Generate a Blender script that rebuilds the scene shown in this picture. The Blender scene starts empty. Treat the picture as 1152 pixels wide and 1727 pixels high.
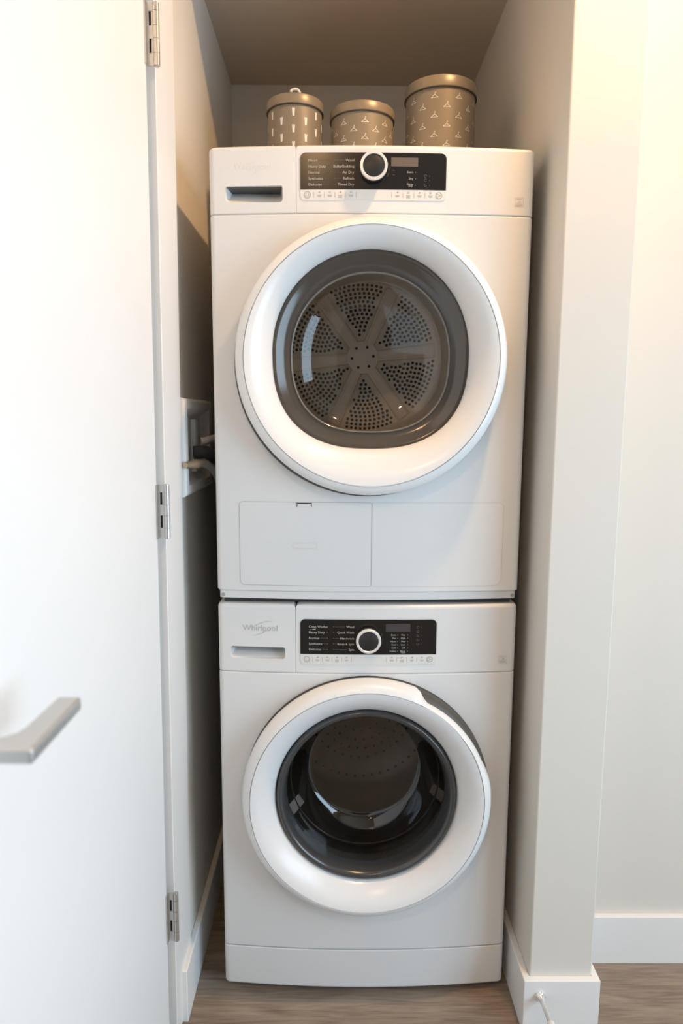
import bpy, bmesh, math, random
from mathutils import Vector, Matrix
random.seed(7)
S = bpy.context.scene
COL = S.collection
PI = math.pi

# ------------------------------------------------------------------ camera
F, CX, CD, CH, PITCH, YAW, ROLL = 1150.0, -.0606, 1.3148, 1.2114, .1353, .006, .0047
cam_d = bpy.data.cameras.new('camera')
cam = bpy.data.objects.new('camera', cam_d)
COL.objects.link(cam)
fw = Vector((math.sin(YAW)*math.cos(PITCH), math.cos(YAW)*math.cos(PITCH), -math.sin(PITCH)))
r0 = Vector((math.cos(YAW), -math.sin(YAW), 0)); u0 = r0.cross(fw)
rr = r0*math.cos(ROLL) + u0*math.sin(ROLL); uu = u0*math.cos(ROLL) - r0*math.sin(ROLL)
M = Matrix((rr, uu, -fw)).transposed().to_4x4()
M.translation = (CX, -CD, CH)
cam.matrix_world = M
cam_d.sensor_fit = 'VERTICAL'; cam_d.sensor_height = 36.0; cam_d.sensor_width = 24.0
cam_d.lens = F/1727*36
cam_d.clip_start = .02
cam_d.dof.use_dof = True; cam_d.dof.focus_distance = 1.33; cam_d.dof.aperture_fstop = 3.5
S.camera = cam

# ------------------------------------------------------------------ light
w = bpy.data.worlds.new('world'); S.world = w; w.use_nodes = True
w.node_tree.nodes['Background'].inputs[0].default_value = (.86, .93, 1, 1)
w.node_tree.nodes['Background'].inputs[1].default_value = .05

def area(name, loc, target, sx, sy, power, col, shape='RECTANGLE'):
    d = bpy.data.lights.new(name, 'AREA'); d.shape = shape; d.size = sx; d.size_y = sy
    d.energy = power; d.color = col
    o = bpy.data.objects.new(name, d); COL.objects.link(o); o.location = loc
    o.rotation_euler = (Vector(target) - Vector(loc)).to_track_quat('-Z', 'Y').to_euler()
    return o
area('window_daylight', (1.69, -1.35, 1.15), (0, -1.30, 1.10), 1.48, 1.48, 36, (.60, .81, 1.0))
area('rear_window_daylight', (-.85, -3.1, .95), (.1, 0, .7), 1.5, 1.1, 4, (.66, .84, 1.0))
DOWNLIGHTS = [(.43, -.32, 2.447), (-.3, -1.9, 2.447)]

S.view_settings.view_transform = 'Standard'
S.view_settings.look = 'None'
S.view_settings.gamma = 1.0
S.view_settings.use_curve_mapping = False
S.view_settings.exposure = 0.45

# ------------------------------------------------------------------ materials
MATS = {}
def pmat(name, col, rough=.5, metal=0., noise=0., nscale=200., bump=0., spec=.5, coat=0., alpha=None):
    m = bpy.data.materials.new(name); m.use_nodes = True
    nt = m.node_tree; b = nt.nodes['Principled BSDF']
    b.inputs['Base Color'].default_value = (*col, 1)
    b.inputs['Roughness'].default_value = rough
    b.inputs['Metallic'].default_value = metal
    b.inputs['Specular IOR Level'].default_value = spec
    if coat: b.inputs['Coat Weight'].default_value = coat; b.inputs['Coat Roughness'].default_value = .05
    if noise or bump:
        tc = nt.nodes.new('ShaderNodeTexCoord'); n = nt.nodes.new('ShaderNodeTexNoise')
        n.inputs['Scale'].default_value = nscale; n.inputs['Detail'].default_value = 4
        nt.links.new(tc.outputs['Object'], n.inputs['Vector'])
        if noise:
            mp = nt.nodes.new('ShaderNodeMapRange')
            mp.inputs[3].default_value = 1-noise; mp.inputs[4].default_value = 1+noise
            nt.links.new(n.outputs['Fac'], mp.inputs[0])
            mx = nt.nodes.new('ShaderNodeVectorMath'); mx.operation = 'SCALE'
            mx.inputs[0].default_value = col
            nt.links.new(mp.outputs[0], mx.inputs['Scale'])
            nt.links.new(mx.outputs[0], b.inputs['Base Color'])
        if bump:
            bp = nt.nodes.new('ShaderNodeBump'); bp.inputs['Strength'].default_value = bump
            bp.inputs['Distance'].default_value = .001
            nt.links.new(n.outputs['Fac'], bp.inputs['Height'])
            nt.links.new(bp.outputs[0], b.inputs['Normal'])
    MATS[name] = m
    return m
def glassmat(name, tint, base=.05, rough=.02):
    m = bpy.data.materials.new(name); m.use_nodes = True; nt = m.node_tree
    nt.nodes.remove(nt.nodes['Principled BSDF']); out = nt.nodes['Material Output']
    t = nt.nodes.new('ShaderNodeBsdfTransparent'); t.inputs[0].default_value = (*tint, 1)
    g = nt.nodes.new('ShaderNodeBsdfGlossy'); g.inputs['Roughness'].default_value = rough
    lw = nt.nodes.new('ShaderNodeLayerWeight'); lw.inputs[0].default_value = .5
    pw_ = nt.nodes.new('ShaderNodeMath'); pw_.operation = 'POWER'; pw_.inputs[1].default_value = 4.0
    f = nt.nodes.new('ShaderNodeMath'); f.operation = 'MULTIPLY_ADD'; f.inputs[1].default_value = .25; f.inputs[2].default_value = base
    nt.links.new(lw.outputs['Facing'], pw_.inputs[0]); nt.links.new(pw_.outputs[0], f.inputs[0])
    mx = nt.nodes.new('ShaderNodeMixShader')
    nt.links.new(f.outputs[0], mx.inputs[0]); nt.links.new(t.outputs[0], mx.inputs[1]); nt.links.new(g.outputs[0], mx.inputs[2])
    nt.links.new(mx.outputs[0], out.inputs[0])
    MATS[name] = m
    return m
wall_m = pmat('painted_drywall', (.73, .685, .615), .75, noise=.012, nscale=60, bump=.12)
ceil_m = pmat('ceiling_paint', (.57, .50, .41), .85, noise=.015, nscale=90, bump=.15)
trim_m = pmat('white_trim_paint', (.84, .83, .81), .42)
door_m = pmat('white_door_paint', (.86, .86, .85), .45)
white_m = pmat('appliance_white_enamel', (.75, .745, .735), .32, noise=.006, nscale=400)
ring_m = pmat('appliance_white_gloss', (.81, .81, .805), .25)
black_m = pmat('black_panel_glass', (.012, .010, .009), .22)
strip_m = pmat('pale_button_strip', (.74, .72, .69), .3)
print_w = pmat('pale_grey_print', (.50, .48, .45), .6)
print_d = pmat('dim_grey_print', (.10, .095, .09), .6)
print_g = pmat('grey_button_print', (.36, .34, .32), .6)
logo_m = pmat('silver_logo', (.50, .50, .50), .35, metal=.2)
logo_p = pmat('embossed_white_logo', (.86, .855, .85), .2)
lcd_m = pmat('display_window_taupe', (.15, .115, .095), .3)
lcd2_m = pmat('display_window_dim', (.060, .050, .052), .3)
knobface_m = pmat('knob_black_face', (.022, .020, .018), .38)
chrome_m = pmat('satin_chrome_ring', (.84, .82, .79), .3, metal=.25)
dkgrey_m = pmat('dark_grey_plastic', (.040, .038, .034), .5)
pocket_shade_m = pmat('pocket_shade_grey', (.105, .105, .092), .6)  # shade of the drawer pocket roof, put into the colour
bezel_m = pmat('smoked_bezel', (.072, .060, .049), .16, spec=.6)
wbezel_m = pmat('dark_bezel', (.055, .054, .054), .2, spec=.6)
drum_m = pmat('galvanised_drum', (.70, .61, .52), .5, metal=.1, noise=.08, nscale=30)
spoke_m = pmat('pressed_spokes', (.80, .70, .60), .5, metal=.1)
hole_m = pmat('perforation_dark', (.016, .013, .011), .8)
steel_m = pmat('stainless_drum', (.34, .31, .28), .4, metal=.5, noise=.1, nscale=40)
rubber_m = pmat('grey_rubber_gasket', (.15, .145, .14), .6)
glass_m = glassmat('smoked_glass', (.93, .90, .86))
wglass_m = glassmat('dark_smoked_glass', (.55, .52, .49), .09)
nickel_m = pmat('satin_nickel', (.56, .55, .53), .32, metal=.85)
lever_m = pmat('brushed_lever_metal', (.56, .57, .57), .35, metal=.7)
taupe_m = pmat('taupe_card', (.255, .215, .165), .42, metal=.12, noise=.02, nscale=300)
taupel_m = pmat('taupe_lid_card', (.27, .225, .165), .36, metal=.15)
dband_m = pmat('dark_rim', (.06, .05, .04), .5)
wprint_m = pmat('white_print', (.82, .80, .76), .6)
plastic_m = pmat('white_plastic', (.80, .78, .76), .4)
hose_m = pmat('braided_hose', (.42, .38, .33), .45, metal=.3, noise=.25, nscale=900)
dhose_m = pmat('dark_hose', (.035, .035, .038), .5)
seam_m = pmat('seam_shadow_gap', (.50, .48, .45), .8)
screw_m = pmat('zinc_screw', (.42, .43, .40), .4, metal=.6)
sub_m = pmat('subfloor', (.05, .04, .03), .9)

def wood():
    m = bpy.data.materials.new('grey_brown_laminate'); m.use_nodes = True; nt = m.node_tree
    b = nt.nodes['Principled BSDF']; L = nt.links.new
    tc = nt.nodes.new('ShaderNodeTexCoord'); oi = nt.nodes.new('ShaderNodeObjectInfo')
    ad = nt.nodes.new('ShaderNodeVectorMath'); ad.operation = 'ADD'
    sc = nt.nodes.new('ShaderNodeVectorMath'); sc.operation = 'SCALE'; sc.inputs['Scale'].default_value = 7
    L(oi.outputs['Random'], sc.inputs[0]); L(tc.outputs['Object'], ad.inputs[0]); L(sc.outputs[0], ad.inputs[1])
    mp = nt.nodes.new('ShaderNodeMapping'); mp.inputs['Scale'].default_value = (3.2, 26, 1)
    L(ad.outputs[0], mp.inputs[0])
    n1 = nt.nodes.new('ShaderNodeTexNoise'); n1.inputs['Scale'].default_value = 1.6; n1.inputs['Detail'].default_value = 6; n1.inputs['Distortion'].default_value = 1.1
    L(mp.outputs[0], n1.inputs['Vector'])
    mp2 = nt.nodes.new('ShaderNodeMapping'); mp2.inputs['Scale'].default_value = (14, 260, 1); L(ad.outputs[0], mp2.inputs[0])
    n2 = nt.nodes.new('ShaderNodeTexNoise'); n2.inputs['Scale'].default_value = 1.5; n2.inputs['Detail'].default_value = 3
    L(mp2.outputs[0], n2.inputs['Vector'])
    mp3 = nt.nodes.new('ShaderNodeMapping'); mp3.inputs['Scale'].default_value = (1.6, 9, 1); L(ad.outputs[0], mp3.inputs[0])
    wv = nt.nodes.new('ShaderNodeTexWave'); wv.bands_direction = 'Y'; wv.inputs['Scale'].default_value = 3.0
    wv.inputs['Distortion'].default_value = 14; wv.inputs['Detail'].default_value = 2; wv.inputs['Detail Scale'].default_value = .8
    L(mp3.outputs[0], wv.inputs['Vector'])
    a = nt.nodes.new('ShaderNodeMath'); a.operation = 'MULTIPLY_ADD'; a.inputs[1].default_value = .09; L(wv.outputs['Fac'], a.inputs[0])
    L(n1.outputs['Fac'], a.inputs[2])
    c = nt.nodes.new('ShaderNodeMath'); c.operation = 'MULTIPLY_ADD'; c.inputs[1].default_value = .45; L(n2.outputs['Fac'], c.inputs[0]); L(a.outputs[0], c.inputs[2])
    cr = nt.nodes.new('ShaderNodeValToRGB')
    e = cr.color_ramp.elements
    e[0].position = .40; e[0].color = (.125, .088, .062, 1)
    e[1].position = 1.0; e[1].color = (.335, .262, .200, 1)
    L(c.outputs[0], cr.inputs[0]); L(cr.outputs[0], b.inputs['Base Color'])
    b.inputs['Roughness'].default_value = .42
    bp = nt.nodes.new('ShaderNodeBump'); bp.inputs['Strength'].default_value = .05; bp.inputs['Distance'].default_value = .001
    L(c.outputs[0], bp.inputs['Height']); L(bp.outputs[0], b.inputs['Normal'])
    return m
wood_m = wood()

# ------------------------------------------------------------------ helpers
class MB:
    def __init__(s): s.v = []; s.f = []
    def add(s, v, f):
        k = len(s.v); s.v += [tuple(p) for p in v]; s.f += [tuple(i+k for i in q) for q in f]; return s
    def box(s, x0, x1, y0, y1, z0, z1):
        v = [(x, y, z) for z in (z0, z1) for y in (y0, y1) for x in (x0, x1)]
        return s.add(v, [(0,2,3,1),(4,5,7,6),(0,1,5,4),(2,6,7,3),(0,4,6,2),(1,3,7,5)])
    def loft(s, rings, close_u=True, cap0=True, cap1=True):
        n = len(rings[0]); v = [p for r in rings for p in r]; f = []
        for i in range(len(rings)-1):
            for j in range(n if close_u else n-1):
                a, b = i*n+j, i*n+(j+1) % n
                f.append((a, b, b+n, a+n))
        if cap0: f.append(tuple(range(n))[::-1])
        if cap1: f.append(tuple((len(rings)-1)*n+j for j in range(n)))
        return s.add(v, f)
    def disc_y(s, cx, y, cz, r, n=12, depth=.0006):
        a = [(cx+r*math.cos(t*2*PI/n), y, cz+r*math.sin(t*2*PI/n)) for t in range(n)]
        return s.loft([[(p[0], y+depth, p[2]) for p in a], a])
    def tube(s, pts, r, n=12, caps=True):
        pts = [Vector(p) for p in pts]; rings = []
        up = Vector((0, 0, 1))
        for i, p in enumerate(pts):
            d = (pts[min(i+1, len(pts)-1)] - pts[max(i-1, 0)]).normalized()
            a = d.cross(up) if abs(d.dot(up)) < .95 else d.cross(Vector((1, 0, 0)))
            a.normalize(); b = a.cross(d)
            ri = r[i] if isinstance(r, (list, tuple)) else r
            rings.append([tuple(p + a*ri*math.cos(t*2*PI/n) + b*ri*math.sin(t*2*PI/n)) for t in range(n)])
        return s.loft(rings, cap0=caps, cap1=caps)
    def build(s, name, mat, parent=None, smooth=35, bevel=0, seg=3, wn=False):
        me = bpy.data.meshes.new(name); me.from_pydata(s.v, [], s.f); me.update()
        bm = bmesh.new(); bm.from_mesh(me); bmesh.ops.recalc_face_normals(bm, faces=bm.faces); bm.to_mesh(me); bm.free()
        return finish(me, name, mat, parent, smooth, bevel, seg, wn)
def finish(me, name, mat, parent=None, smooth=35, bevel=0, seg=3, wn=False):
    o = bpy.data.objects.new(name, me); COL.objects.link(o)
    me.materials.clear(); me.materials.append(mat)
    if smooth:
        me.shade_smooth(); me.set_sharp_from_angle(angle=math.radians(smooth))
    if bevel:
        m = o.modifiers.new('bevel', 'BEVEL'); m.width = bevel; m.segments = seg; m.limit_method = 'ANGLE'; m.angle_limit = math.radians(40)
    if wn or bevel:
        m = o.modifiers.new('wn', 'WEIGHTED_NORMAL'); m.keep_sharp = True
    if parent: o.parent = parent
    return o
def boolean_cut(mb, cutters):
    """difference of a solid with a list of solids, returned as mesh"""
    def mk(b):
        me = bpy.data.meshes.new('t'); me.from_pydata(b.v, [], b.f); me.update()
        bm = bmesh.new(); bm.from_mesh(me); bmesh.ops.recalc_face_normals(bm, faces=bm.faces); bm.to_mesh(me); bm.free()
        o = bpy.data.objects.new('t', me); COL.objects.link(o); return o
    a = mk(mb); cs = [mk(c) for c in cutters]
    for c in cs:
        m = a.modifiers.new('b', 'BOOLEAN'); m.object = c; m.operation = 'DIFFERENCE'; m.solver = 'EXACT'
    dg = bpy.context.evaluated_depsgraph_get(); dg.update()
    me = bpy.data.meshes.new_from_object(a.evaluated_get(dg))
    for o in [a]+cs: bpy.data.objects.remove(o)
    return me
def tag(o, label=None, cat=None, group=None, kind=None):
    if label: o['label'] = label
    if cat: o['category'] = cat
    if group: o['group'] = group
    if kind: o['kind'] = kind
    return o
def thing(name, label, cat, loc=(0, 0, 0), group=None):
    o = bpy.data.objects.new(name, None); COL.objects.link(o); o.location = loc; o.empty_display_size = .05
    return tag(o, label, cat, group)
def struct(name, mb, mat, parent=None, bevel=0, label=None, cat=None):
    o = mb.build(name, mat, parent, bevel=bevel)
    if not parent: tag(o, label, cat, kind='structure')
    return o
_tc = {}
def text_geo(t):
    if t not in _tc:
        c = bpy.data.curves.new('t', 'FONT'); c.body = t; c.size = 1; c.resolution_u = 2
        o = bpy.data.objects.new('t', c); COL.objects.link(o)
        dg = bpy.context.evaluated_depsgraph_get(); dg.update()
        me = bpy.data.meshes.new_from_object(o.evaluated_get(dg))
        _tc[t] = ([tuple(v.co) for v in me.vertices], [tuple(p.vertices) for p in me.polygons])
        bpy.data.objects.remove(o); bpy.data.curves.remove(c); bpy.data.meshes.remove(me)
    return _tc[t]

# ------------------------------------------------------------------ setting
XL, XR, YB, ZC = -.371, .325, .80, 2.165       # closet inner faces
XS, YS, YF = .449, -.096, .079                 # stub wall right face / front face, wall beyond
HC = 2.45
ROOM = dict(x0=-1.9, x1=1.7, y0=-3.2)
fl = struct('floor', MB().box(ROOM['x0'], ROOM['x1'], ROOM['y0'], .85, -.05, -.010), sub_m, label='grey-brown wood-look laminate floor', cat='floor')
pw = .192; row = 0
y = -.118 - 16*pw
while y < .84:
    x = ROOM['x0'] - (row*.47+1.1) % 1.2
    while x < ROOM['x1']:
        a, b = max(x, ROOM['x0'])+.0004, min(x+1.22, ROOM['x1'])-.0004
        c, d = max(y, ROOM['y0'])+.0004, min(y+pw, .845)-.0004
        if b-a > .02 and d-c > .01 and y > -1.4 or (b-a > .02 and d-c > .01 and row % 1 == 0):
            MB().box(a, b, c, d, -.0098, 0).build('plank', wood_m, fl, smooth=0)
        x += 1.22
    y += pw; row += 1
struct('wall_back', MB().box(XL-.1, XR+.1, YB, YB+.08, 0, HC), wall_m, label='shadowed back wall of the laundry closet', cat='wall')
struct('wall_left', MB().box(XL-.12, XL, .0, YB, 0, HC), wall_m, label='left inner wall of the laundry closet', cat='wall')
struct('wall_right', MB().box(XR, XS, YS, YB, 0, HC), wall_m, bevel=.003, label='white stub wall on the right of the closet with square end', cat='wall')
struct('wall_far_right', MB().box(XS, ROOM['x1'], YF, YF+.1, 0, HC), wall_m, label='cream wall set back to the right of the stub wall', cat='wall')
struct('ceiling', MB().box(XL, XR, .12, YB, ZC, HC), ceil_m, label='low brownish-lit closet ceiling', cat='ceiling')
struct('wall_header', MB().box(XL-.06, XR, YS, .0, 2.34, HC), wall_m, label='wall above the closet opening', cat='wall')
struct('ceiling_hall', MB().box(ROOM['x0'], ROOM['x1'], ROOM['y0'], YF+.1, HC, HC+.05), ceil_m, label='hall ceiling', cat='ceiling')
struct('wall_side_left', MB().box(ROOM['x0'], XL-.075, -.10, .0, 0, HC), wall_m, label='wall to the left of the closet behind the open door', cat='wall')
struct('wall_room_left', MB().box(ROOM['x0']-.1, ROOM['x0'], ROOM['y0'], .0, 0, HC), wall_m, label='left wall of the room', cat='wall')
x1_ = ROOM['x1']
struct('wall_room_right', MB().box(x1_, x1_+.1, ROOM['y0'], -2.1, 0, HC).box(x1_, x1_+.1, -.6, YF, 0, HC).box(x1_, x1_+.1, -2.1, -.6, 0, .40).box(x1_, x1_+.1, -2.1, -.6, 1.90, HC), wall_m, label='right wall of the room', cat='wall')
rw = MB(); yy = ROOM['y0']
rw.box(ROOM['x0'], -1.35, yy-.1, yy, 0, HC).box(.65, ROOM['x1'], yy-.1, yy, 0, HC).box(-1.35, .65, yy-.1, yy, 0, .45).box(-1.35, .65, yy-.1, yy, 2.25, HC)
struct('wall_rear', rw, wall_m, label='rear wall with the window behind the viewer', cat='wall')
wf = MB()
for a, b, c, d in ((-1.35, -1.30, .45, 2.25), (.60, .65, .45, 2.25), (-.375, -.325, .45, 2.25), (-1.35, .65, .45, .50), (-1.35, .65, 2.2, 2.25)):
    wf.box(a, b, yy-.07, yy-.02, c, d)
struct('window_1', wf, trim_m, label='white window frame behind the viewer', cat='window')

wf = MB()
for a, b, c, d in ((-2.1, -2.05, .40, 1.90), (-.65, -.60, .40, 1.90), (-1.375, -1.325, .40, 1.90), (-2.1, -.6, .40, .45), (-2.1, -.6, 1.85, 1.90)):
    wf.box(x1_+.02, x1_+.07, a, b, c, d)
struct('window_2', wf, trim_m, label='white window frame in the right wall of the room', cat='window')

# baseboards
BH = .115
struct('baseboard_left', MB().box(XL, XL+.013, -.085, YB, 0, BH), trim_m, bevel=.002, label='white baseboard along the left closet wall', cat='baseboard')
def sweep_bb(name, pts, label):
    """baseboard along a plan polyline: outer points, inner points"""
    m = MB(); outer, inner = pts
    rings = []
    for (ox, oy), (ix, iy) in zip(outer, inner):
        rings.append([(ix, iy, 0), (ox, oy, 0), (ox, oy, BH), (ix, iy, BH)])
    m.loft(rings)
    return struct(name, m, trim_m, bevel=.0016, label=label, cat='baseboard')
t = .0135
sweep_bb('baseboard_right', ([(XR-t, YB), (XR-t, YS-t), (XS+t, YS-t), (XS+t, YF-t)], [(XR, YB), (XR, YS), (XS, YS), (XS, YF-t)]),
         'white baseboard wrapping the foot of the stub wall')
sweep_bb('baseboard_far_right', ([(XS+t+.0005, YF-t), (ROOM['x1'], YF-t)], [(XS+t+.0005, YF), (ROOM['x1'], YF)]), 'white baseboard along the set-back cream wall')
# jamb of the closet door
JX, JY = -.364, -.130
jm = MB().box(JX-.03, JX, JY, .0, 0, 2.34)
jo = struct('trim_1', jm, trim_m, bevel=.0015, label='white painted door jamb on the left of the closet', cat='door jamb')
jo.rotation_euler.y = .0075; jo.location.x = -.0050   # jamb tilted slightly so its line fits the lens-bowed edge in the image
struct('trim_2', MB().box(JX-.095, JX-.031, JY+.004, -.10, 0, 2.40), trim_m, bevel=.0015, label='white door casing behind the open door', cat='door casing')

# ------------------------------------------------------------------ open door with lever and hinges
DX, DY = -.3725, -.156         # door face corner at the hinge side
door = bpy.data.objects.new('door_1', None); COL.objects.link(door); door.location = (DX-.0175-.0050, DY, 0); door.rotation_euler.y = .0075  # door leaned along with the jamb to fit the lens-bowed image edge
tag(door, 'white painted flush door standing open on the left', 'door', kind='structure')
def dl(v): return v
m = MB().box(-.0175, .0175, -.80, 0, .008, 2.035); m.build('door_leaf', door_m, door, bevel=.0015)
# lever: rose, neck, grip   (door-local)
lz, ly = .9465, -.640
lev = MB(); lev.tube([(.0175, ly, lz), (.0235, ly, lz)], .026, 28)
lever = lev.build('lever_handle', lever_m, door)
tag(lever, 'brushed metal lever handle')
gx0, gx1 = .0635, .0875
g = MB().loft([[(gx1, ly-.011, z_), (gx1, ly+.094, z_), (gx0+.002, ly+.094, z_), (gx0, ly+.030, z_), (gx0-.003, ly+.020, z_), (gx0-.010, ly+.0125, z_), (.0225, ly+.0110, z_), (.0225, ly-.011, z_)] for z_ in (lz-.0065, lz+.0065)])
g.build('lever_grip', lever_m, lever, bevel=.0028)
# hinges
def hinge(zc, L):
    yb = .002; bx = .0338
    slots = [(zc+L*.13, zc+L*.36), (zc-L*.30, zc-L*.07)]
    zs = [zc-L/2, slots[1][0], slots[1][1], slots[0][0], slots[0][1], zc+L/2]
    lf = MB()
    lf.box(.0178, .0200, -.008, yb+.0022, zs[0], zs[5])          # wraps the door corner
    lf.box(.0200, .0228, yb, yb+.0022, zs[0], zs[5])
    for i in (0, 2, 4): lf.box(.0228, bx, yb, yb+.0022, zs[i], zs[i+1])
    for i in (1, 3): lf.box(.0262, bx, yb+.001, yb+.0032, zs[i], zs[i+1])
    h = lf.build('hinge_leaf', nickel_m, door, smooth=0)
    tag(h, 'satin nickel hinge')
    for i in range(5):
        MB().tube([(bx, yb+.0015, zs[i]+.0003), (bx, yb+.0015, zs[i+1]-.0003)], .0050, 16).build('hinge_knuckle', nickel_m, h)
    MB().tube([(bx, yb+.0015, zs[0]-.001), (bx, yb+.0015, zs[5]+.001)], .0032, 12).build('hinge_pin', nickel_m, h)
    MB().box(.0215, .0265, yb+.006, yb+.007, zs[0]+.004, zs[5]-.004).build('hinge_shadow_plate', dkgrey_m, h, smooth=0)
for zc, L in ((1.808, .092), (1.053, .093), (.289, .097)): hinge(zc, L)

# ------------------------------------------------------------------ washer and dryer
HW, BOW, DEP = .2975, .016, .60
def fy(x): return -BOW*(1-(x/HW)**2)
def outline(x0, x1, rl=.0, rr_=.0, inset=0., depth=DEP, n=26):
    """closed plan outline: bowed front from x0 to x1, flat back, rounded front corners"""
    pts = []
    x0 += inset; x1 -= inset
    k = 6
    xa, xb = x0+rl, x1-rr_
    front = [(xa+(xb-xa)*i/n, fy(xa+(xb-xa)*i/n)+inset) for i in range(1 if rl else 0, n if rr_ else n+1)]
    if rl:
        yc = fy(x0+rl)+inset
        front = [(x0+rl-rl*math.cos(a*PI/2/k), yc+rl-rl*math.sin(a*PI/2/k)) for a in range(k+1)] + front
    if rr_:
        yc = fy(x1-rr_)+inset
        front = front + [(x1-rr_+rr_*math.sin(a*PI/2/k), yc+rr_-rr_*math.cos(a*PI/2/k)) for a in range(k+1)]
    return front + [(x1, depth-inset), (x0, depth-inset)]
def slab(x0, x1, z0, z1, rl=0, rr_=0, rb=0., rt=0., depth=DEP, n=26):
    """bowed solid with rounded bottom/top edges"""
    mb = MB(); rings = []; k = 5
    if rb:
        for a in range(k): 
            t_ = a/k*PI/2; ins = rb*(1-math.sin(t_)); rings.append((z0+rb-rb*math.cos(t_), ins))
        rings.append((z0+rb, 0))
    else: rings.append((z0, 0))
    if rt:
        rings.append((z1-rt, 0))
        for a in range(1, k+1):
            t_ = a/k*PI/2; rings.append((z1-rt+rt*math.sin(t_), rt*(1-math.cos(t_))))
    else: rings.append((z1, 0))
    N = None; R = []
    for z, ins in rings:
        o = outline(x0, x1, rl, rr_, ins, depth, n)
        if N is None: N = len(o)
        R.append([(p[0], p[1], z) for p in o])
    ok = all(len(r) == N for r in R)
    assert ok, [len(r) for r in R]
    return mb.loft(R)
def plate(x0, x1, z0, z1, r=(0, 0, 0, 0), off=.0005, thick=.002, n=20, zo=0):
    """rounded plate that follows the bowed front; r = corner radii bl, br, tr, tl"""
    xs = set(x0+(x1-x0)*i/n for i in range(n+1))
    for rad, s, xb in ((r[0], 1, x0), (r[3], 1, x0), (r[1], -1, x1), (r[2], -1, x1)):
        if rad:
            for i in range(9): xs.add(xb + s*rad*(1-math.cos(i/8*PI/2)))
    xs = sorted(xs); xs = [x for i, x in enumerate(xs) if i == 0 or x-xs[i-1] > 1e-6]
    def cut(x, rl_, rr2):
        d = 0
        if rl_ and x < x0+rl_: d = rl_-math.sqrt(max(0, rl_**2-(x0+rl_-x)**2))
        if rr2 and x > x1-rr2: d = max(d, rr2-math.sqrt(max(0, rr2**2-(x-x1+rr2)**2)))
        return d
    R = []
    for x in xs:
        lo, hi = z0+cut(x, r[0], r[1])-zo, z1-cut(x, r[3], r[2])-zo
        if hi-lo < 1e-5: hi = lo+1e-5
        y0 = fy(x)-off
        R.append([(x, y0+thick, lo), (x, y0, lo), (x, y0, hi), (x, y0+thick, hi)])
    return MB().loft(R)
class Print:
    """flat lettering and marks that lie on the bowed front"""
    def __init__(s, zo, off): s.mb = MB(); s.zo = zo; s.off = off
    def text(s, t, x, z, size, align='l'):
        v, f = text_geo(t)
        wd = max(p[0] for p in v)
        dx = {'l': 0, 'c': -wd/2, 'r': -wd}[align]
        s.mb.add([(x+(p[0]+dx)*size, fy(x+(p[0]+dx)*size)-s.off, z-s.zo+p[1]*size) for p in v], f)
    def rect(s, x0, x1, z0, z1):
        s.mb.add([(x0, fy(x0)-s.off, z0-s.zo), (x1, fy(x1)-s.off, z0-s.zo), (x1, fy(x1)-s.off, z1-s.zo), (x0, fy(x0)-s.off, z1-s.zo)], [(0, 1, 2, 3)])
    def poly(s, pts):
        s.mb.add([(x, fy(x)-s.off, z-s.zo) for x, z in pts], [tuple(range(len(pts)))])
    def arc(s, cx, cz, rx, rz, wdt, a0=0, a1=360, n=28, rot=0, taper=False):
        v = []; f = []
        c_, s_ = math.cos(rot), math.sin(rot)
        for i in range(n+1):
            t_ = math.radians(a0+(a1-a0)*i/n)
            ww = wdt*(math.sin(PI*i/n) if taper else 1)
            for q in (-ww/2, ww/2):
                px, pz = (rx+q)*math.cos(t_), (rz+q)*math.sin(t_)
                X, Z = cx+px*c_-pz*s_, cz+px*s_+pz*c_
                v.append((X, fy(X)-s.off, Z-s.zo))
        for i in range(n): f.append((2*i, 2*i+1, 2*i+3, 2*i+2))
        s.mb.add(v, f)
    def build(s, name, mat, parent): return tag(s.mb.build(name, mat, parent, smooth=0), kind='stuff')

def gshape(th, glass):
    """unit-radius (.182) opening shape for a parameter angle"""
    c, s_ = math.cos(th), math.sin(th)
    if not glass: return .182*c, .182*s_
    n = 2.05 if s_ >= 0 else 2.5
    ry = .1860 if s_ >= 0 else .1745
    sg = lambda q: (1 if q >= 0 else -1)
    return .182*sg(c)*abs(c)**(2/n), .0125+ry*sg(s_)*abs(s_)**(2/n)
def ring_pts(r, y_, zc, shaped, n=120, rmod=None):
    """one loop of the door at radius r"""
    out = []
    for i in range(n):
        th = 2*PI*i/n
        tt = min(1, max(0, (.228-r)/(.228-.182)))
        gx, gz = gshape(th, shaped)
        k = r/.182
        q = r if rmod is None else rmod(th, r, y_)
        X = (1-tt)*q*math.cos(th)+tt*gx*k; Z = (1-tt)*q*math.sin(th)+tt*gz*k
        out.append((X, y_, zc+Z))
    return out

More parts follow.
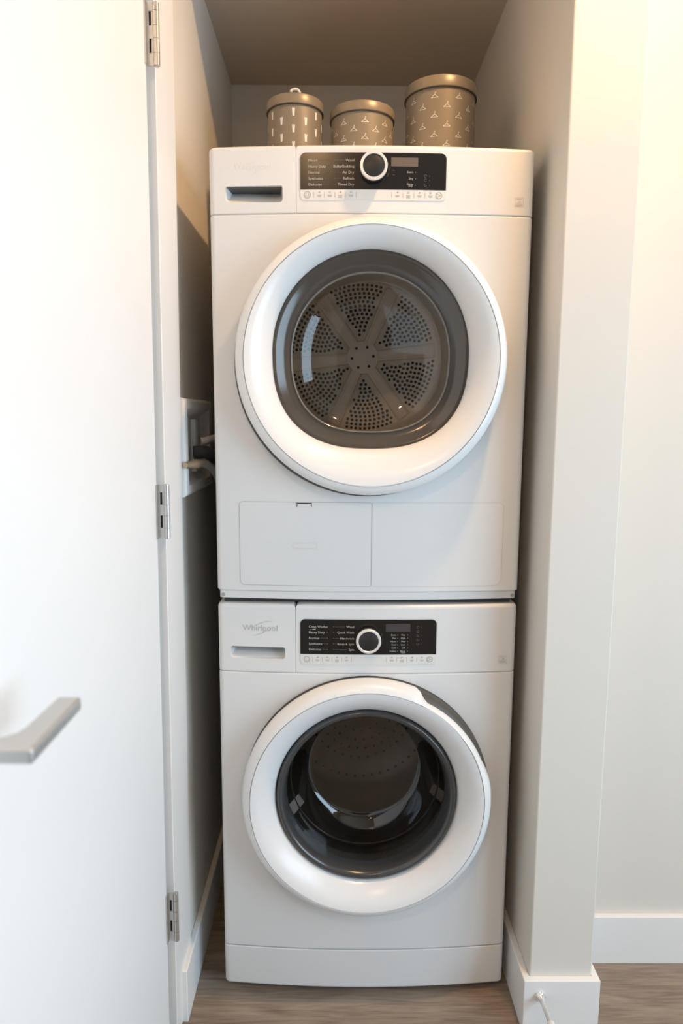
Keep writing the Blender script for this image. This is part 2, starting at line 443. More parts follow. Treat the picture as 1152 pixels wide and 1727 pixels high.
def machine(kind):
    dryer = kind == 'dryer'
    if dryer:
        z0, z1, zseam, zc = .8605, 1.700, 1.582, 1.319
        root = thing('tumble_dryer', 'white tumble dryer stacked on top of the washing machine', 'dryer', (0, 0, z0))
        xv = -.1374
        P = dict(x0=-.1300, x1=.1335, top=1.6852, mid=1.6226, bot=1.6042)
        K = (.0015, 1.6578)
        pocket = (-.268, -.1615, 1.6005, 1.6300)
        disp = (.0335, .0820, 1.6622, 1.6772)
        est = (.2620, .2780, 1.5985, 1.6145)
    else:
        z0, z1, zseam, zc = 0, .850, .7105, .458
        root = thing('washing_machine', 'white front-loading washing machine standing on the floor', 'washing machine', (0, 0, 0))
        xv = -.1420
        P = dict(x0=-.1330, x1=.1360, top=.8212, mid=.7504, bot=.7295)
        K = (.001, .7828)
        pocket = (-.273, -.1625, .7375, .7625)
        disp = (.0355, .0840, .7968, .8130)
        est = (.2640, .2800, .7285, .7440)
    zo = z0
    L = lambda z: z-zo
    # --- cabinet with the door opening cut out
    zb = .876 if dryer else .104
    cab = slab(-HW, HW, L(zb), L(zseam-.0006), .011, .011, rb=.003, rt=.003)
    cyl = MB().loft([[(.222*math.cos(2*PI*i/72), yy_, L(zc)+.222*math.sin(2*PI*i/72)) for i in range(72)] for yy_ in (-.1, .52)])
    finish(boolean_cut(cab, [cyl]), 'cabinet', white_m, root, wn=True)
    # --- fascia above the seam and the drawer front at its left
    slab(xv+.0004, HW, L(zseam+.0006), L(z1), 0, .011, rb=.0015, rt=.008).build('control_fascia', white_m, root, wn=True)
    dr = slab(-HW, xv-.0004, L(zseam+.0006), L(z1), .011, 0, rb=.0015, rt=.008, depth=DEP)
    px0, px1, pz0, pz1 = pocket
    ym = fy((px0+px1)/2)
    def rr_loop(y_, dx, dz, r=.006, up=0):
        x0, x1, a, b = px0+dx, px1-dx, L(pz0)+dz, L(pz1)+up
        pts = []
        for cx_, cz_, s0 in ((x1-r, a+r, -90), (x1-r*.6, b-r*.6, 0), (x0+r*.6, b-r*.6, 90), (x0+r, a+r, 180)):
            rad = r if s0 in (-90, 180) else r*.6
            for i in range(6):
                t_ = math.radians(s0+i*18); pts.append((cx_+rad*math.cos(t_), y_+ (0 if True else 0), cz_+rad*math.sin(t_)))
        return pts
    lA, lB, lC = rr_loop(-.05, 0, 0), rr_loop(ym+.005, .001, .001), rr_loop(ym+.012, .007, .006, .008, 0)
    hgt_ = (pz1-pz0)
    lC = [(p_[0], ym+.010+.032*max(0, (p_[2]-L(pz0)-.006)/(hgt_-.006)), p_[2]) for p_ in lC]
    cut = MB().loft([lA, lB, lC])
    drf = finish(boolean_cut(dr, [cut]), 'drawer_front', white_m, root, smooth=35, wn=True)
    # dark plate at the pocket roof, its shade put into the grey
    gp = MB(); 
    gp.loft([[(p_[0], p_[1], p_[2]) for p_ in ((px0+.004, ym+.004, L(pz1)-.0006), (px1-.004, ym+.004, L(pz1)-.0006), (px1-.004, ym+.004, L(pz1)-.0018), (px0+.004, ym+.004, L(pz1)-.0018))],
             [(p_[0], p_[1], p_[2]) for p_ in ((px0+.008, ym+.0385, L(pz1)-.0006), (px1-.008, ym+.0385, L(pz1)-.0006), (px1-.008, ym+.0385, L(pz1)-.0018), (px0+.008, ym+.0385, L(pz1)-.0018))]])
    gp.build('pocket_shade_plate', pocket_shade_m, drf)
    # dark backing that shows in the joints
    sg_ = slab(-HW+.0012, HW-.0012, L(zseam)-.004, L(zseam)+.004, .010, .010)
    sg_.v = [(v_[0], v_[1]+(.0012 if v_[1] < .3 else -.01), v_[2]) for v_ in sg_.v]
    sg_.build('seam_gap', seam_m, root)
    MB().box(xv-.004, xv+.004, fy(xv)+.0012, DEP-.01, L(zseam)+.004, L(z1)-.010).build('seam_gap', seam_m, root)
    # --- control panel
    pan = plate(P['x0'], P['x1'], P['mid'], P['top'], (0, 0, .0095, .0095), .0012, .004, 24, zo).build('control_panel', black_m, root, smooth=25)
    st = plate(P['x0'], P['x1'], P['bot'], P['mid']-.0002, (.008, .008, 0, 0), .0010, .004, 24, zo).build('button_strip', strip_m, root, smooth=25)
    plate(*disp, (0, 0, 0, 0), .0016, .001, 4, zo).build('display', lcd_m if dryer else lcd2_m, pan)
    # knob
    kx, kz = K; yk = fy(kx)
    kz_ = L(kz)
    kr = .0245
    def loop(r, y_, n=56, dz=0): return [(kx+r*math.cos(2*PI*i/n), y_, kz_+dz+r*math.sin(2*PI*i/n)) for i in range(n)]
    kb = MB().loft([loop(.0235, yk-.001), loop(.0232, yk-.015)]).build('knob', knobface_m, root)
    MB().loft([loop(kr-.0005, yk-.012), loop(kr, yk-.014), loop(kr, yk-.0185), loop(kr-.0012, yk-.020), loop(kr-.0040, yk-.0202), loop(kr-.0050, yk-.0190), loop(kr-.0052, yk-.015)], cap0=False, cap1=False).build('knob_ring', chrome_m, kb)
    MB().loft([loop(kr-.0049, yk-.014), loop(kr-.0050, yk-.0184), loop(kr-.0060, yk-.0190)]).build('knob_face', knobface_m, kb)
    # legends
    pr = Print(zo, .0015); pd = Print(zo, .0015)
    if dryer:
        rows = [1.6722, 1.6620, 1.6518, 1.6415, 1.6312]
        left = ['Mixed', 'Heavy Duty', 'Normal', 'Synthetics', 'Delicates']
        right = ['Wool', 'Bulky/Bedding', 'Air Dry', 'Refresh', 'Timed Dry']
        lx, rx, c0, c1 = -.1155, -.0330, -.0790, -.0672
    else:
        rows = [.8068, .7955, .7835, .7720, .7605]
        left = ['Clean Washer', 'Heavy Duty', 'Normal', 'Synthetics', 'Delicates']
        right = ['Wool', 'Quick Wash', 'Handwash', 'Rinse & Spin', 'Spin']
        lx, rx, c0, c1 = -.1165, -.0270, -.0795, -.0670
    fs = .0066
    for z_, a, b in zip(rows, left, right):
        pr.text(a, lx, z_-.0024, fs); pr.text(b, rx, z_-.0024, fs, 'r')
        wa = max(p_[0] for p_ in text_geo(a)[0])*fs; wb = max(p_[0] for p_ in text_geo(b)[0])*fs
        if lx+wa+.004 < c0-.003: pd.rect(lx+wa+.0025, c0-.0022, z_-.0003, z_+.0003)
        if rx-wb-.004 > c1+.003: pd.rect(c1+.0022, rx-wb-.0025, z_-.0003, z_+.0003)
        for c_ in (c0, c1): pd.arc(c_, z_, .00055, .00055, .0011, n=10)
    if dryer:
        for t_, z_ in (('Extra', 1.6525), ('Dry', 1.6415)): pr.text(t_, .0735, z_-.0016, .0050, 'r'); pr.arc(.0775, z_, .0003, .0003, .0006, n=8)
        pr.text('Damp', .0735, 1.6322-.0016, .0046, 'r'); pr.text('Dry', .0725, 1.6290-.0016, .0046, 'r'); pr.arc(.0775, 1.6305, .0003, .0003, .0006, n=8)
        ic = [(.0955, 1.6465), (.0955, 1.6390), (.0955, 1.6305)]
        dots = [(.1035, z_) for _, z_ in ic]
    else:
        c1s = ['Extra', 'Hot', 'Warm', 'Cool', 'Cold', 'Colors']; c2s = ['Max', 'High', 'Med', 'Low', 'Off', 'Rinse']
        for i in range(6):
            z_ = .7905-.0066*i
            pr.text(c1s[i], .0560, z_-.0015, .0046, 'r'); pr.arc(.0590, z_, .0003, .0003, .0006, n=8)
            pr.text(c2s[i], .0740, z_-.0015, .0046, 'r'); pr.arc(.0790, z_, .0003, .0003, .0006, n=8)
        pr.text('Hold', .0740, .7905-.0066*5-.0044, .0042, 'r')
        ic = [(.0990, .8060-.0085*i) for i in range(5)]
        dots = [(.1065, z_) for _, z_ in ic]
        pr.poly([(-.1095, .7996), (-.1030, .8004), (-.1024, .8022), (-.1090, .8014)]); pr.rect(-.1150, -.1105, .8002, .8009)
    for i, (a, b) in enumerate(ic): pd.arc(a, b, .0022, .0022, .0007, 30*i, 30*i+300, 12)
    for a, b in dots: pd.rect(a-.0003, a+.0003, b-.0012, b+.0012)
    for i, (a0, a1) in enumerate(((10, 24), (-8, 4), (-28, -14))): pd.arc(kx, kz, .0283, .0283, .0008, a0, a1, 5)
    if dryer:
        for dz in (.0075, .0, -.0075): pd.rect(kx+.0345, kx+.0385, kz-.003+dz, kz-.0022+dz)
    pr.build('printed_legend', print_w, pan); pd.build('printed_lines', print_d, pan)
    # strip marks
    pg = Print(zo, .0013); zs = (P['bot']+P['mid'])/2; X0, X1 = P['x0'], P['x1']
    pg.arc(X0+.0125, zs, .0056, .0056, .0010); pg.arc(X0+.0125, zs, .0030, .0030, .0006, 120, 420)
    pg.arc(X1-.0125, zs, .0054, .0054, .0010); pg.poly([(X1-.0155, zs+.0032), (X1-.0090, zs), (X1-.0095, zs-.0006), (X1-.0150, zs+.0022)]); pg.poly([(X1-.0090, zs), (X1-.0152, zs-.0032), (X1-.0148, zs-.0022), (X1-.0098, zs+.0004)])
    bl = [X0+.034+.0192*i for i in range(4)]; br = [X1-.088+.0200*i for i in range(4)]
    for q, bx_ in enumerate(bl+br):
        if q % 2: pg.arc(bx_, zs+.0042, .0016, .0014, .0007)
        else: pg.poly([(bx_-.0018, zs+.0030), (bx_+.0012, zs+.0030), (bx_+.0022, zs+.0058), (bx_-.0006, zs+.0052)])
        pg.rect(bx_-.0042, bx_+.0042, zs-.0012, zs-.0004)
        pg.rect(bx_-.0030, bx_+.0034, zs-.0032, zs-.0024)
        if q in (2, 5): pg.rect(bx_-.0042, bx_+.0036, zs-.0052, zs-.0044)
    for bx_ in [b_-.0096 for b_ in bl]+[bl[-1]+.0096]+[b_-.0100 for b_ in br]+[br[-1]+.0100]:
        pg.rect(bx_-.00025, bx_+.00025, zs-.0048, zs+.0048)
    pg.build('button_marks', print_g, st)
    # logo and energy badge
    lg = Print(zo, .0004)
    if dryer: tx, tz, ts = -.2500, 1.6590, .0165
    else: tx, tz, ts = -.2480, .7960, .0168
    lg.text('Whirlpool', tx, tz, ts)
    lg.arc(tx+.036, tz+.0045, .0300, .0098, .0011, 20, 125, 24, .42, True)
    lg.arc(tx+.036, tz+.0045, .0300, .0098, .0011, 215, 330, 24, .42, True)
    lg.build('brand_logo', logo_p if dryer else logo_m, drf)
    eb = Print(zo, .0004); a, b, c, d = est
    for q in ((a, a+.0007, c, d), (b-.0007, b, c, d), (a, b, d-.0007, d), (a, b, c+.0050, c+.0057), (a, b, c, c+.0007)): eb.rect(*q)
    eb.rect(a+.002, b-.002, c+.0018, c+.0040); eb.poly([(a+.004, c+.0072), (b-.004, c+.0072), (b-.006, c+.0105), (a+.007, c+.0095)]); eb.rect(a+.003, b-.003, d-.0034, d-.0022)
    eb.build('energy_badge', pmat('badge_grey_'+kind, (.60, .57, .53), .6), root)

    # --- lower parts
    if dryer:
        fl_ = plate(-.2505, .0050, .8885, 1.0525, (.010, .003, .003, .008), .0003, .002, 30, zo).build('service_flap', white_m, root, smooth=25)
        plate(.0068, .2620, .8885, 1.0525, (.003, .014, .010, .003), .0003, .002, 30, zo).build('lower_panel', white_m, root, smooth=25)
        gq = Print(zo, .0005)
        # hairline joint round the flap
        gr = Print(zo, .0004)
        def frame(gq, p0, p1, q0, q1, rs, wdt):
            bl, br, tr, tl = rs; h = wdt/2
            N_ = 14
            for i in range(N_):
                xa, xb = p0+bl+(p1-br-p0-bl)*i/N_, p0+bl+(p1-br-p0-bl)*(i+1)/N_; gq.rect(xa, xb, q0-h, q0+h)
                xa, xb = p0+tl+(p1-tr-p0-tl)*i/N_, p0+tl+(p1-tr-p0-tl)*(i+1)/N_; gq.rect(xa, xb, q1-h, q1+h)
            gq.rect(p0-h, p0+h, q0+bl, q1-tl); gq.rect(p1-h, p1+h, q0+br, q1-tr)
            for cx_, cz_, r_, a_ in ((p0+bl, q0+bl, bl, 180), (p1-br, q0+br, br, 270), (p1-tr, q1-tr, tr, 0), (p0+tl, q1-tl, tl, 90)):
                gq.arc(cx_, cz_, r_, r_, wdt, a_, a_+90, 10)
        frame(gq, -.2508, .0053, .8882, 1.0528, (.010, .003, .003, .008), .0009)
        frame(gr, .0065, .2623, .8882, 1.0528, (.003, .014, .010, .003), .0007)
        gq.build('flap_joint', pmat('flap_joint_grey', (.50, .49, .47), .8), root)
        gr.build('panel_joint', pmat('panel_joint_pale', (.62, .61, .59), .7), root)
        nt_ = MB(); nx = -.1245
        plate(nx-.0145, nx+.0145, 1.0445, 1.0528, (.002, .002, 0, 0), .0012, .002, 6, zo).build('flap_notch', white_m, fl_, smooth=25, bevel=.0005, seg=1)
        pn = Print(zo, .0017); pn.rect(nx-.0140, nx+.0140, 1.0500, 1.0522); pn.rect(nx-.0145, nx-.0132, 1.0445, 1.0522); pn.rect(nx+.0132, nx+.0145, 1.0450, 1.0522)
        pn.build('notch_opening', dkgrey_m, fl_)
        em = Print(zo, .0007)
        for s_ in (-1, 1):
            cx_ = -.1238+s_*.0118
            hx = [(cx_+.0125*math.cos(math.radians(a_))*1.0, .9680+.0080*math.sin(math.radians(a_))) for a_ in (0, 40, 140, 180, 220, 320)]
            for i in range(6):
                (xa, za), (xb, zb_) = hx[i], hx[(i+1) % 6]
                if (s_ < 0 and i in (0, 5)) or (s_ > 0 and i in (2, 3)): continue
                dx_, dz_ = xb-xa, zb_-za; ln = math.hypot(dx_, dz_); nx_, nz_ = -dz_/ln*.0006, dx_/ln*.0006
                em.poly([(xa-nx_, za-nz_), (xb-nx_, zb_-nz_), (xb+nx_, zb_+nz_), (xa+nx_, za+nz_)])
        em.build('embossed_symbol', pmat('emboss_shade', (.70, .69, .67), .5), fl_)
        # bottom rail with two screws
        MB_ = slab(-HW+.0045, HW-.0045, L(.8605), L(.8755), .006, .006, rb=.001, rt=0)
        for i, v in enumerate(MB_.v): MB_.v[i] = (v[0], v[1]+.004, v[2])
        rail = MB_.build('bottom_rail', white_m, root, wn=True)
        for sx in (-.2862, .2868):
            MB().disc_y(sx, fy(sx)+.0028, L(.8665), .0038, 18, .004).build('screw', screw_m, rail)
    else:
        kick = slab(-HW, HW, .013, .1025, .011, .011, rb=.006, rt=.002).build('kick_panel', white_m, root, wn=True)
        MB().box(-HW+.012, HW-.012, .004, DEP-.01, .100, .107).build('seam_gap', seam_m, root)
        for sx in (-1, 1):
            for y_ in (.06, .53):
                MB().tube([(sx*.24, y_, 0), (sx*.24, y_, .006), (sx*.24, y_, .014)], [.020, .020, .012], 16).build('foot', dkgrey_m, root)
        MB().box(-.285, .285, .012, DEP-.012, .850, .8602).build('stacking_plate', dkgrey_m, root)

    # --- door
    R = .2492; zl = L(zc)
    def rmod(th, r, y_):
        if dryer: return r
        a = math.degrees(th)
        if r < .233 or a > 66 or a < 7: return r
        k = 1.0
        if a > 61: k = (66-a)/5
        dcut = .0035+.0105*((a-7)/54)**.9
        if a < 20: dcut *= (a-7)/13
        wgt = min(1, (r-.233)/.006)
        return r-dcut*k*wgt
    prof = [(R-.006, -.012), (R-.003, -.020), (R-.0006, -.026), (R, -.034), (R-.0004, -.044), (R-.0025, -.052), (R-.006, -.0585), (R-.0115, -.0630),
            (R-.0172, -.0655), (R-.0176, -.0622), (R-.0188, -.0622), (R-.0192, -.0655), (.222, -.0640), (.212, -.0590), (.203, -.0520), (.195, -.0445), (.1885, -.0370), (.1845, -.0300), (.1828, -.0250), (.1822, -.0180)]
    rings = [ring_pts(r, y_, zl, dryer, 144, rmod) for r, y_ in prof]
    dm = MB().loft(rings, cap0=False, cap1=False)
    dring = dm.build('door_ring', ring_m, root, smooth=50)
    dx_, dz_ = (-.0048, -.0046) if dryer else (0, 0)  # dryer: dark door back shifted down-left, its crescent stands in for shadow
    bk = MB().loft([[(dx_+r*math.cos(2*PI*i/96), y_, zl+dz_+r*math.sin(2*PI*i/96)) for i in range(96)] for r, y_ in ((.20, .004), (R-.001, .004), (R-.0005, -.020), (R-.004, -.026), (.226, -.026), (.226, -.0165))] , cap0=False, cap1=False)
    bk.build('door_back_shade', dkgrey_m, dring, smooth=40)
    if not dryer:
        # grip recess backing seen in the cut-away lip
        gb = []
        for r, y_ in ((R-.0010, -.016), (R-.0018, -.030), (R-.006, -.040), (.230, -.0455), (.226, -.040)):
            gb.append([(r*math.cos(math.radians(4+66*i/40)), y_, zl+r*math.sin(math.radians(4+66*i/40))) for i in range(41)])
        MB().loft(gb, close_u=False, cap0=False, cap1=False).build('door_handle', pmat('door_grip_grey', (.075, .068, .056), .5), dring, smooth=50)
    if dryer:
        bz = [(.1826, -.0215), (.1800, -.0220), (.1740, -.0185), (.1640, -.0125), (.1560, -.0095), (.1500, -.0090), (.1490, -.0060)]
        MB().loft([ring_pts(r, y_, zl, True, 144) for r, y_ in bz], cap0=False, cap1=False).build('window_bezel', bezel_m, dring, smooth=60)
        lip = [(.1495, -.0092), (.1480, -.0104), (.1465, -.0095), (.1460, -.006)]
        MB().loft([ring_pts(r, y_, zl, True, 144) for r, y_ in lip], cap0=False, cap1=False).build('glass_rim', pmat('glass_rim_grey', (.20, .18, .16), .12), dring, smooth=60)
        gl = [(.1462, -.0070), (.140, .0060), (.128, .0180), (.105, .0270), (.07, .0325), (.035, .0350), (.004, .0356)]
        MB().loft([ring_pts(r, y_, zl, True, 96) for r, y_ in gl], cap0=False).build('door_glass', glass_m, dring, smooth=80)
        # mouth, drum
        zd = zl+.043
        def lp(r, y_, n=96, dz=0): return [(r*math.cos(2*PI*i/n), y_, zd+dz+r*math.sin(2*PI*i/n)) for i in range(n)]
        MB().loft([lp(.205, -.008, dz=-.030), lp(.207, .004, dz=-.026), lp(.209, .040, dz=-.012), lp(.211, .07)], cap0=False, cap1=False).build('door_mouth', pmat('mouth_grey', (.40, .35, .31), .5), root, smooth=60)
        drum = MB().loft([lp(.211, .070), lp(.2115, .10), lp(.208, .30), lp(.203, .36), lp(.192, .395), lp(.178, .404), lp(.04, .406)], cap0=False).build('drum', drum_m, root, smooth=60)
        # spokes and hub
        sp = MB(); yb = .4045
        a0 = 6
        for k in range(6):
            an = math.radians(a0+60*k); c_, s_ = math.cos(an), math.sin(an)
            def pt(u, v, y_): return (u*c_-v*s_, y_, zd+u*s_+v*c_)
            w0, w1 = .0100, .0145
            rgs = []
            for u, hw in ((.020, w0), (.06, w0+.001), (.12, w0+.0025), (.176, w1)):
                rgs.append([pt(u, -hw-.0035, yb), pt(u, -hw-.001, yb-.0055), pt(u, -hw+.003, yb-.0065), pt(u, -hw+.0042, yb-.005), pt(u, hw-.0042, yb-.005), pt(u, hw-.003, yb-.0065), pt(u, hw+.001, yb-.0055), pt(u, hw+.0035, yb)])
            sp.loft(rgs, cap0=True, cap1=True)
        sp.build('drum_spokes', spoke_m, drum, smooth=30)
        MB().loft([lp(.040, yb), lp(.0385, yb-.0068), lp(.036, yb-.0072)]).build('drum_hub', spoke_m, drum, smooth=30)
        for k in range(6):
            an = math.radians(a0+60*k)
            MB().disc_y(.0265*math.cos(an), yb-.0082, zd+.0265*math.sin(an), .0036, 10, .002).build('hub_bolt', hole_m, drum)
        ho = MB(); rr_ = .046; q = 0
        while rr_ < .176:
            n_ = int(2*PI*rr_/.0112)
            for i in range(n_):
                th = 2*PI*i/n_+q*.5
                rel = (math.degrees(th)-a0) % 60; rel = min(rel, 60-rel)
                dist = rr_*math.sin(math.radians(rel))
                if dist < .0205+.004*(rr_/.17): continue
                ho.disc_y(rr_*math.cos(th), (.4055 if rr_ < .174 else .404)-.0016, zd+rr_*math.sin(th), .0037, 8, .0012)
            rr_ += .0098; q += 1
        # side-wall slots of the drum (lower half)
        for ya in (.335, .30, .265, .23, .195, .16):
            for i in range(54):
                th = 2*PI*(i+.5*(ya*1000 % 2))/54
                if 20 < math.degrees(th) < 160: continue
                rr2 = .2065+(.30-ya)*.012
                c_, s_ = math.cos(th), math.sin(th)
                pts = []
                for du, dy in ((-.0032, -.011), (.0032, -.011), (.0032, .011), (-.0032, .011)):
                    pts.append((rr2*c_-du*s_, ya+dy, zd+rr2*s_+du*c_))
                ho.add(pts, [(0, 1, 2, 3)])
        tag(ho.build('perforations', hole_m, drum, smooth=0), kind='stuff')
    else:
        bz = [(.1824, -.0200), (.1812, -.0290), (.1780, -.0345), (.1735, -.0350), (.1690, -.0310), (.1660, -.0240), (.1640, -.0120), (.1625, .0020)]
        MB().loft([ring_pts(r, y_, zl, False, 144) for r, y_ in bz], cap0=False, cap1=False).build('window_bezel', wbezel_m, dring, smooth=80)
        def lp(r, y_, n=96, dz=0): return [(r*math.cos(2*PI*i/n), y_, zl+dz+r*math.sin(2*PI*i/n)) for i in range(n)]
        gl = [(.1626, .0020), (.1610, .030), (.1585, .050), (.1555, .056), (.148, .068), (.128, .094), (.120, .100), (.112, .1015), (.08, .104), (.04, .1055), (.004, .106)]
        MB().loft([lp(*q) for q in gl], cap0=False).build('door_glass', wglass_m, dring, smooth=75)
        MB().loft([lp(.1592, .0495), lp(.1578, .0520), lp(.1570, .0528), lp(.1580, .0545)], cap0=False, cap1=False).build('glass_rim', pmat('bowl_rim_grey', (.075, .072, .07), .15), dring, smooth=60)
        MB().loft([lp(.1218, .0982), lp(.1212, .0988), lp(.1206, .0988), lp(.1202, .0994)], cap0=False, cap1=False).build('glass_step', pmat('bowl_step_grey', (.06, .058, .055), .15), dring, smooth=60)
        MB().loft([lp(.205, .0), lp(.190, .010), lp(.175, .022), (lp(.170, .034)), lp(.176, .046), lp(.190, .060), lp(.200, .085)], cap0=False, cap1=False).build('door_gasket', rubber_m, root, smooth=60)
        drum = MB().loft([lp(.200, .085), lp(.215, .10), lp(.216, .36), lp(.20, .385), lp(.10, .395), lp(.03, .385)], cap0=False).build('drum', steel_m, root, smooth=60)
        for k in range(3):
            an = math.radians(95+120*k); c_, s_ = math.cos(an), math.sin(an)
            rg = []
            for y_, hgt in ((.10, .01), (.13, .045), (.33, .050), (.37, .02)):
                rg.append([(u*c_-v*s_, y_, zl+u*s_+v*c_) for u, v in ((.2155, -.030), (.2155-hgt, -.012), (.2155-hgt, .012), (.2155, .030))])
            MB().loft(rg).build('drum_paddle', steel_m, drum, smooth=40)
        ho = MB()
        for ri, r_ in enumerate((.06, .085, .11, .135, .16, .185)):
            n_ = int(2*PI*r_/.022)
            for i in range(n_):
                th = 2*PI*(i+.5*(ri % 2))/n_
                ho.disc_y(r_*math.cos(th), .3915+(.003 if r_ > .1 else 0)-.006*(r_ > .17)-.004, zl+r_*math.sin(th), .0035, 8, .001)
        tag(ho.build('perforations', hole_m, drum, smooth=0), kind='stuff')
    return root
washer = machine('washer')
dryer_o = machine('dryer')

# ------------------------------------------------------------------ storage boxes on the dryer
def storage_box(name, label, cx, cy, R, lid_r, ztop, zlid, pattern, a_off, nper, rows, knob=False):
    root = thing(name, label, 'storage box', (cx, cy, 1.7002), 'round storage boxes on the dryer')
    H = ztop-1.7002; hl = zlid-1.7002
    def lp(r, z, n=72): return [(r*math.cos(2*PI*i/n), r*math.sin(2*PI*i/n), z) for i in range(n)]
    MB().loft([lp(R-.001, 0), lp(R, .001), lp(R, hl+.006), lp(R-.002, hl+.006)]).build('box_body', taupe_m, root)
    lid = MB().loft([lp(R+.0006, hl), lp(lid_r, hl), lp(lid_r+.0003, hl+.002), lp(lid_r+.0003, H-.003), lp(lid_r-.0008, H-.0008), lp(lid_r-.003, H), ]).build('box_lid', taupel_m, root)
    MB().loft([lp(R+.0004, hl-.0012), lp(lid_r+.0006, hl-.0012), lp(lid_r+.0008, hl+.0008), lp(R+.0004, hl+.0008)], cap0=False, cap1=False).build('lid_rim', dband_m, lid)
    pm = MB(); Ro = R+.0004
    def P(a, z): return (Ro*math.sin(a), -Ro*math.cos(a), z-1.7002)
    def stroke(p, q, wd):
        (x0, z0), (x1, z1) = p, q; ln = math.hypot(x1-x0, z1-z0); nx, nz = -(z1-z0)/ln*wd/2, (x1-x0)/ln*wd/2
        k = max(1, int(abs(x1-x0)/.003)); v = []; f = []
        for i in range(k+1):
            x, z = x0+(x1-x0)*i/k, z0+(z1-z0)*i/k
            v += [P((x+nx)/R, z+nz), P((x-nx)/R, z-nz)]
        pm.add(v, [(2*i, 2*i+1, 2*i+3, 2*i+2) for i in range(k)])
    step = 360/nper
    for ri, z in enumerate(rows):
        if z < 1.7095: continue
        for i in range(nper):
            ang = math.radians(a_off + step*i + (step/2 if ri % 2 else 0)); x = ang*R
            if pattern == 'hanger':
                w_, h_ = .0076, .0046
                tw = .0009
                stroke((x-w_, z-h_), (x+w_, z-h_), tw); stroke((x-w_, z-h_), (x, z+.0012), tw); stroke((x+w_, z-h_), (x, z+.0012), tw)
                stroke((x, z+.0010), (x+.0002, z+.0036), tw); stroke((x+.0001, z+.0036), (x+.0022, z+.0052), tw); stroke((x+.0022, z+.0052), (x+.0006, z+.0066), tw)
            else:
                a = x/R; h_ = .0078
                for s_ in (-1, 1):
                    v = [P((x+s_*.0003)/R, z+h_), P((x+s_*.0031)/R, z+h_), P((x+s_*.0020)/R, z-h_), P((x+s_*.0002)/R, z-h_)]
                    pm.add(v, [(0, 1, 2, 3)])
                pm.add([P((x-.0004)/R, z+h_*.55), P((x+.0004)/R, z+h_*.55), P((x+.0004)/R, z-h_), P((x-.0004)/R, z-h_)], [(0, 1, 2, 3)])
    tag(pm.build('printed_pattern', wprint_m, root, smooth=0), kind='stuff')
    if knob:
        pts = [(.0125*(1 if math.cos(math.radians(a)) > 0 else -1)*abs(math.cos(math.radians(a)))**.6, 0, H-.001+.033*math.sin(math.radians(a))**.7 if 0 < a < 180 else H-.001) for a in range(0, 181, 10)]
        MB().tube(pts, .0028, 10).build('lid_loop', wprint_m, lid, smooth=60)
    return root
storage_box('storage_box', 'small round taupe box with white peg-like marks and a loop on its lid', -.1560, .272, .0585, .0615, 1.8865, 1.8655, 'peg', 0, 7,
            [1.8490-.0165*i for i in range(10)], True)
storage_box('storage_box', 'low wide taupe box with hanger print standing between the other two', -.0100, .272, .0675, .0700, 1.8700, 1.8495, 'hanger', 3, 9,
            [1.8145-.0165*i+.0165 for i in range(8)])
storage_box('storage_box', 'tallest round taupe box with rows of small white hangers', .1600, .275, .0745, .0775, 1.9185, 1.8955, 'hanger', -17, 9,
            [1.8790-.0190*i for i in range(10)])

# ------------------------------------------------------------------ outlet box and hoses on the left wall
ob = thing('outlet_box', 'white recessed laundry outlet box on the left closet wall', 'outlet box', (XL, .09, 1.155))
def rloop(x, y0, y1, z0, z1): return [(x, y0, z0), (x, y1, z0), (x, y1, z1), (x, y0, z1)]
MB().loft([rloop(0, -.088, .20, -.098, .098), rloop(.014, -.085, .197, -.095, .095), rloop(.017, -.080, .192, -.090, .090), rloop(.017, -.060, .165, -.076, .076), rloop(.0005, -.030, .14, -.060, .060)], cap0=False, cap1=True).build('box_flange', plastic_m, ob, smooth=20)
MB().box(.001, .012, .035, .06, -.055, .055).build('box_divider', plastic_m, ob, bevel=.002)
hz = thing('water_hose', 'braided grey water hose with metal fitting curving behind the machines', 'hose', (-.3415, .03, 1.122))
pts = [(.0005, .010, 0), (.004, .03, .0), (.010, .06, -.004), (.016, .09, -.014), (.022, .12, -.034), (.025, .145, -.062), (.026, .165, -.105), (.026, .18, -.18), (.026, .2, -.30)]
MB().tube(pts, .0075, 12).build('hose_tube', hose_m, hz, smooth=60)
MB().tube([(-.012, -.034, .0), (-.010, -.028, .0), (-.003, -.010, 0), (-.002, -.006, 0), (.003, .020, .0)], [.0055, .0065, .0068, .0095, .0095], 10).build('hose_fitting', pmat('brass_fitting', (.55, .42, .28), .35, metal=.7), hz, smooth=40)
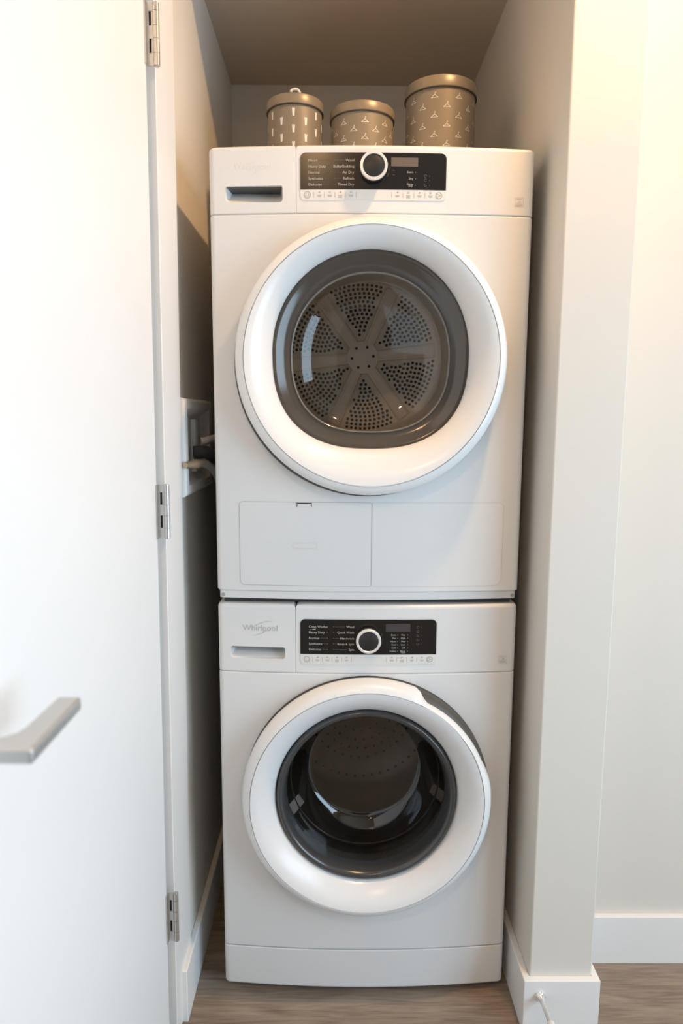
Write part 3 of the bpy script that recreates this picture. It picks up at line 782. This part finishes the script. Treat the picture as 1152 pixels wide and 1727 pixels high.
dh = MB().tube([(-.3535, .078, 1.143), (-.3475, .080, 1.143), (-.3420, .087, 1.143), (-.3390, .098, 1.143), (-.3365, .115, 1.1425), (-.331, .15, 1.134), (-.322, .20, 1.118), (-.318, .26, 1.08), (-.318, .32, 1.0)], .0135, 14).build('drain_hose', dhose_m, smooth=60)
tag(dh, 'thick dark drain hose just above the braided water hose', 'hose')
vh = MB().tube([(-.3535, .150, 1.163), (-.3490, .152, 1.163), (-.3455, .160, 1.1635), (-.3430, .175, 1.165), (-.340, .20, 1.167), (-.328, .26, 1.168), (-.32, .33, 1.16)], .0085, 12).build('supply_line', plastic_m, smooth=60)
tag(vh, 'pale supply line running into the gap above the dark hose', 'hose')

# ------------------------------------------------------------------ door stop
stop_m = pmat('bright_chrome', (.78, .79, .79), .22, metal=.7)
ds = thing('door_stop', 'chrome rod door stop screwed to the stub wall baseboard', 'door stop', (.3440, YS-t, .083))
MB().tube([(0, 0, 0), (0, -.003, 0), (0, -.0045, 0), (.0005, -.012, 0), (.001, -.02, 0)], [.0105, .0105, .0090, .0058, .0046], 20).build('stop_base', stop_m, ds, smooth=60)
MB().tube([(.001, -.019, 0), (.002, -.062, 0)], .0047, 16).build('stop_rod', stop_m, ds)
MB().tube([(.002, -.061, 0), (.002, -.064, 0), (.002, -.074, 0), (.002, -.076, 0)], [.0055, .0075, .0075, .006], 16).build('rubber_tip', plastic_m, ds)

# ------------------------------------------------------------------ hall downlights
for i, (x, y_, z) in enumerate(DOWNLIGHTS):
    dlt = thing('downlight', ['round recessed downlight over the set-back wall', 'round recessed downlight behind the viewer'][i], 'ceiling light', (x, y_, z))
    lpx = lambda r, zz: [(r*math.cos(2*PI*k/32), r*math.sin(2*PI*k/32), zz) for k in range(32)]
    MB().loft([lpx(.045, .003), lpx(.047, -.004), lpx(.060, -.004), lpx(.062, .003)], cap0=False, cap1=False).build('light_trim', trim_m, dlt)
    d = bpy.data.lights.new('downlight_lamp', 'AREA'); d.shape = 'DISK'; d.size = .085; d.energy = (11.5, 6.5)[i]; d.color = (1, .60, .28)
    lo = bpy.data.objects.new('downlight_lamp', d); COL.objects.link(lo); lo.parent = dlt; lo.location = (0, 0, -.006)
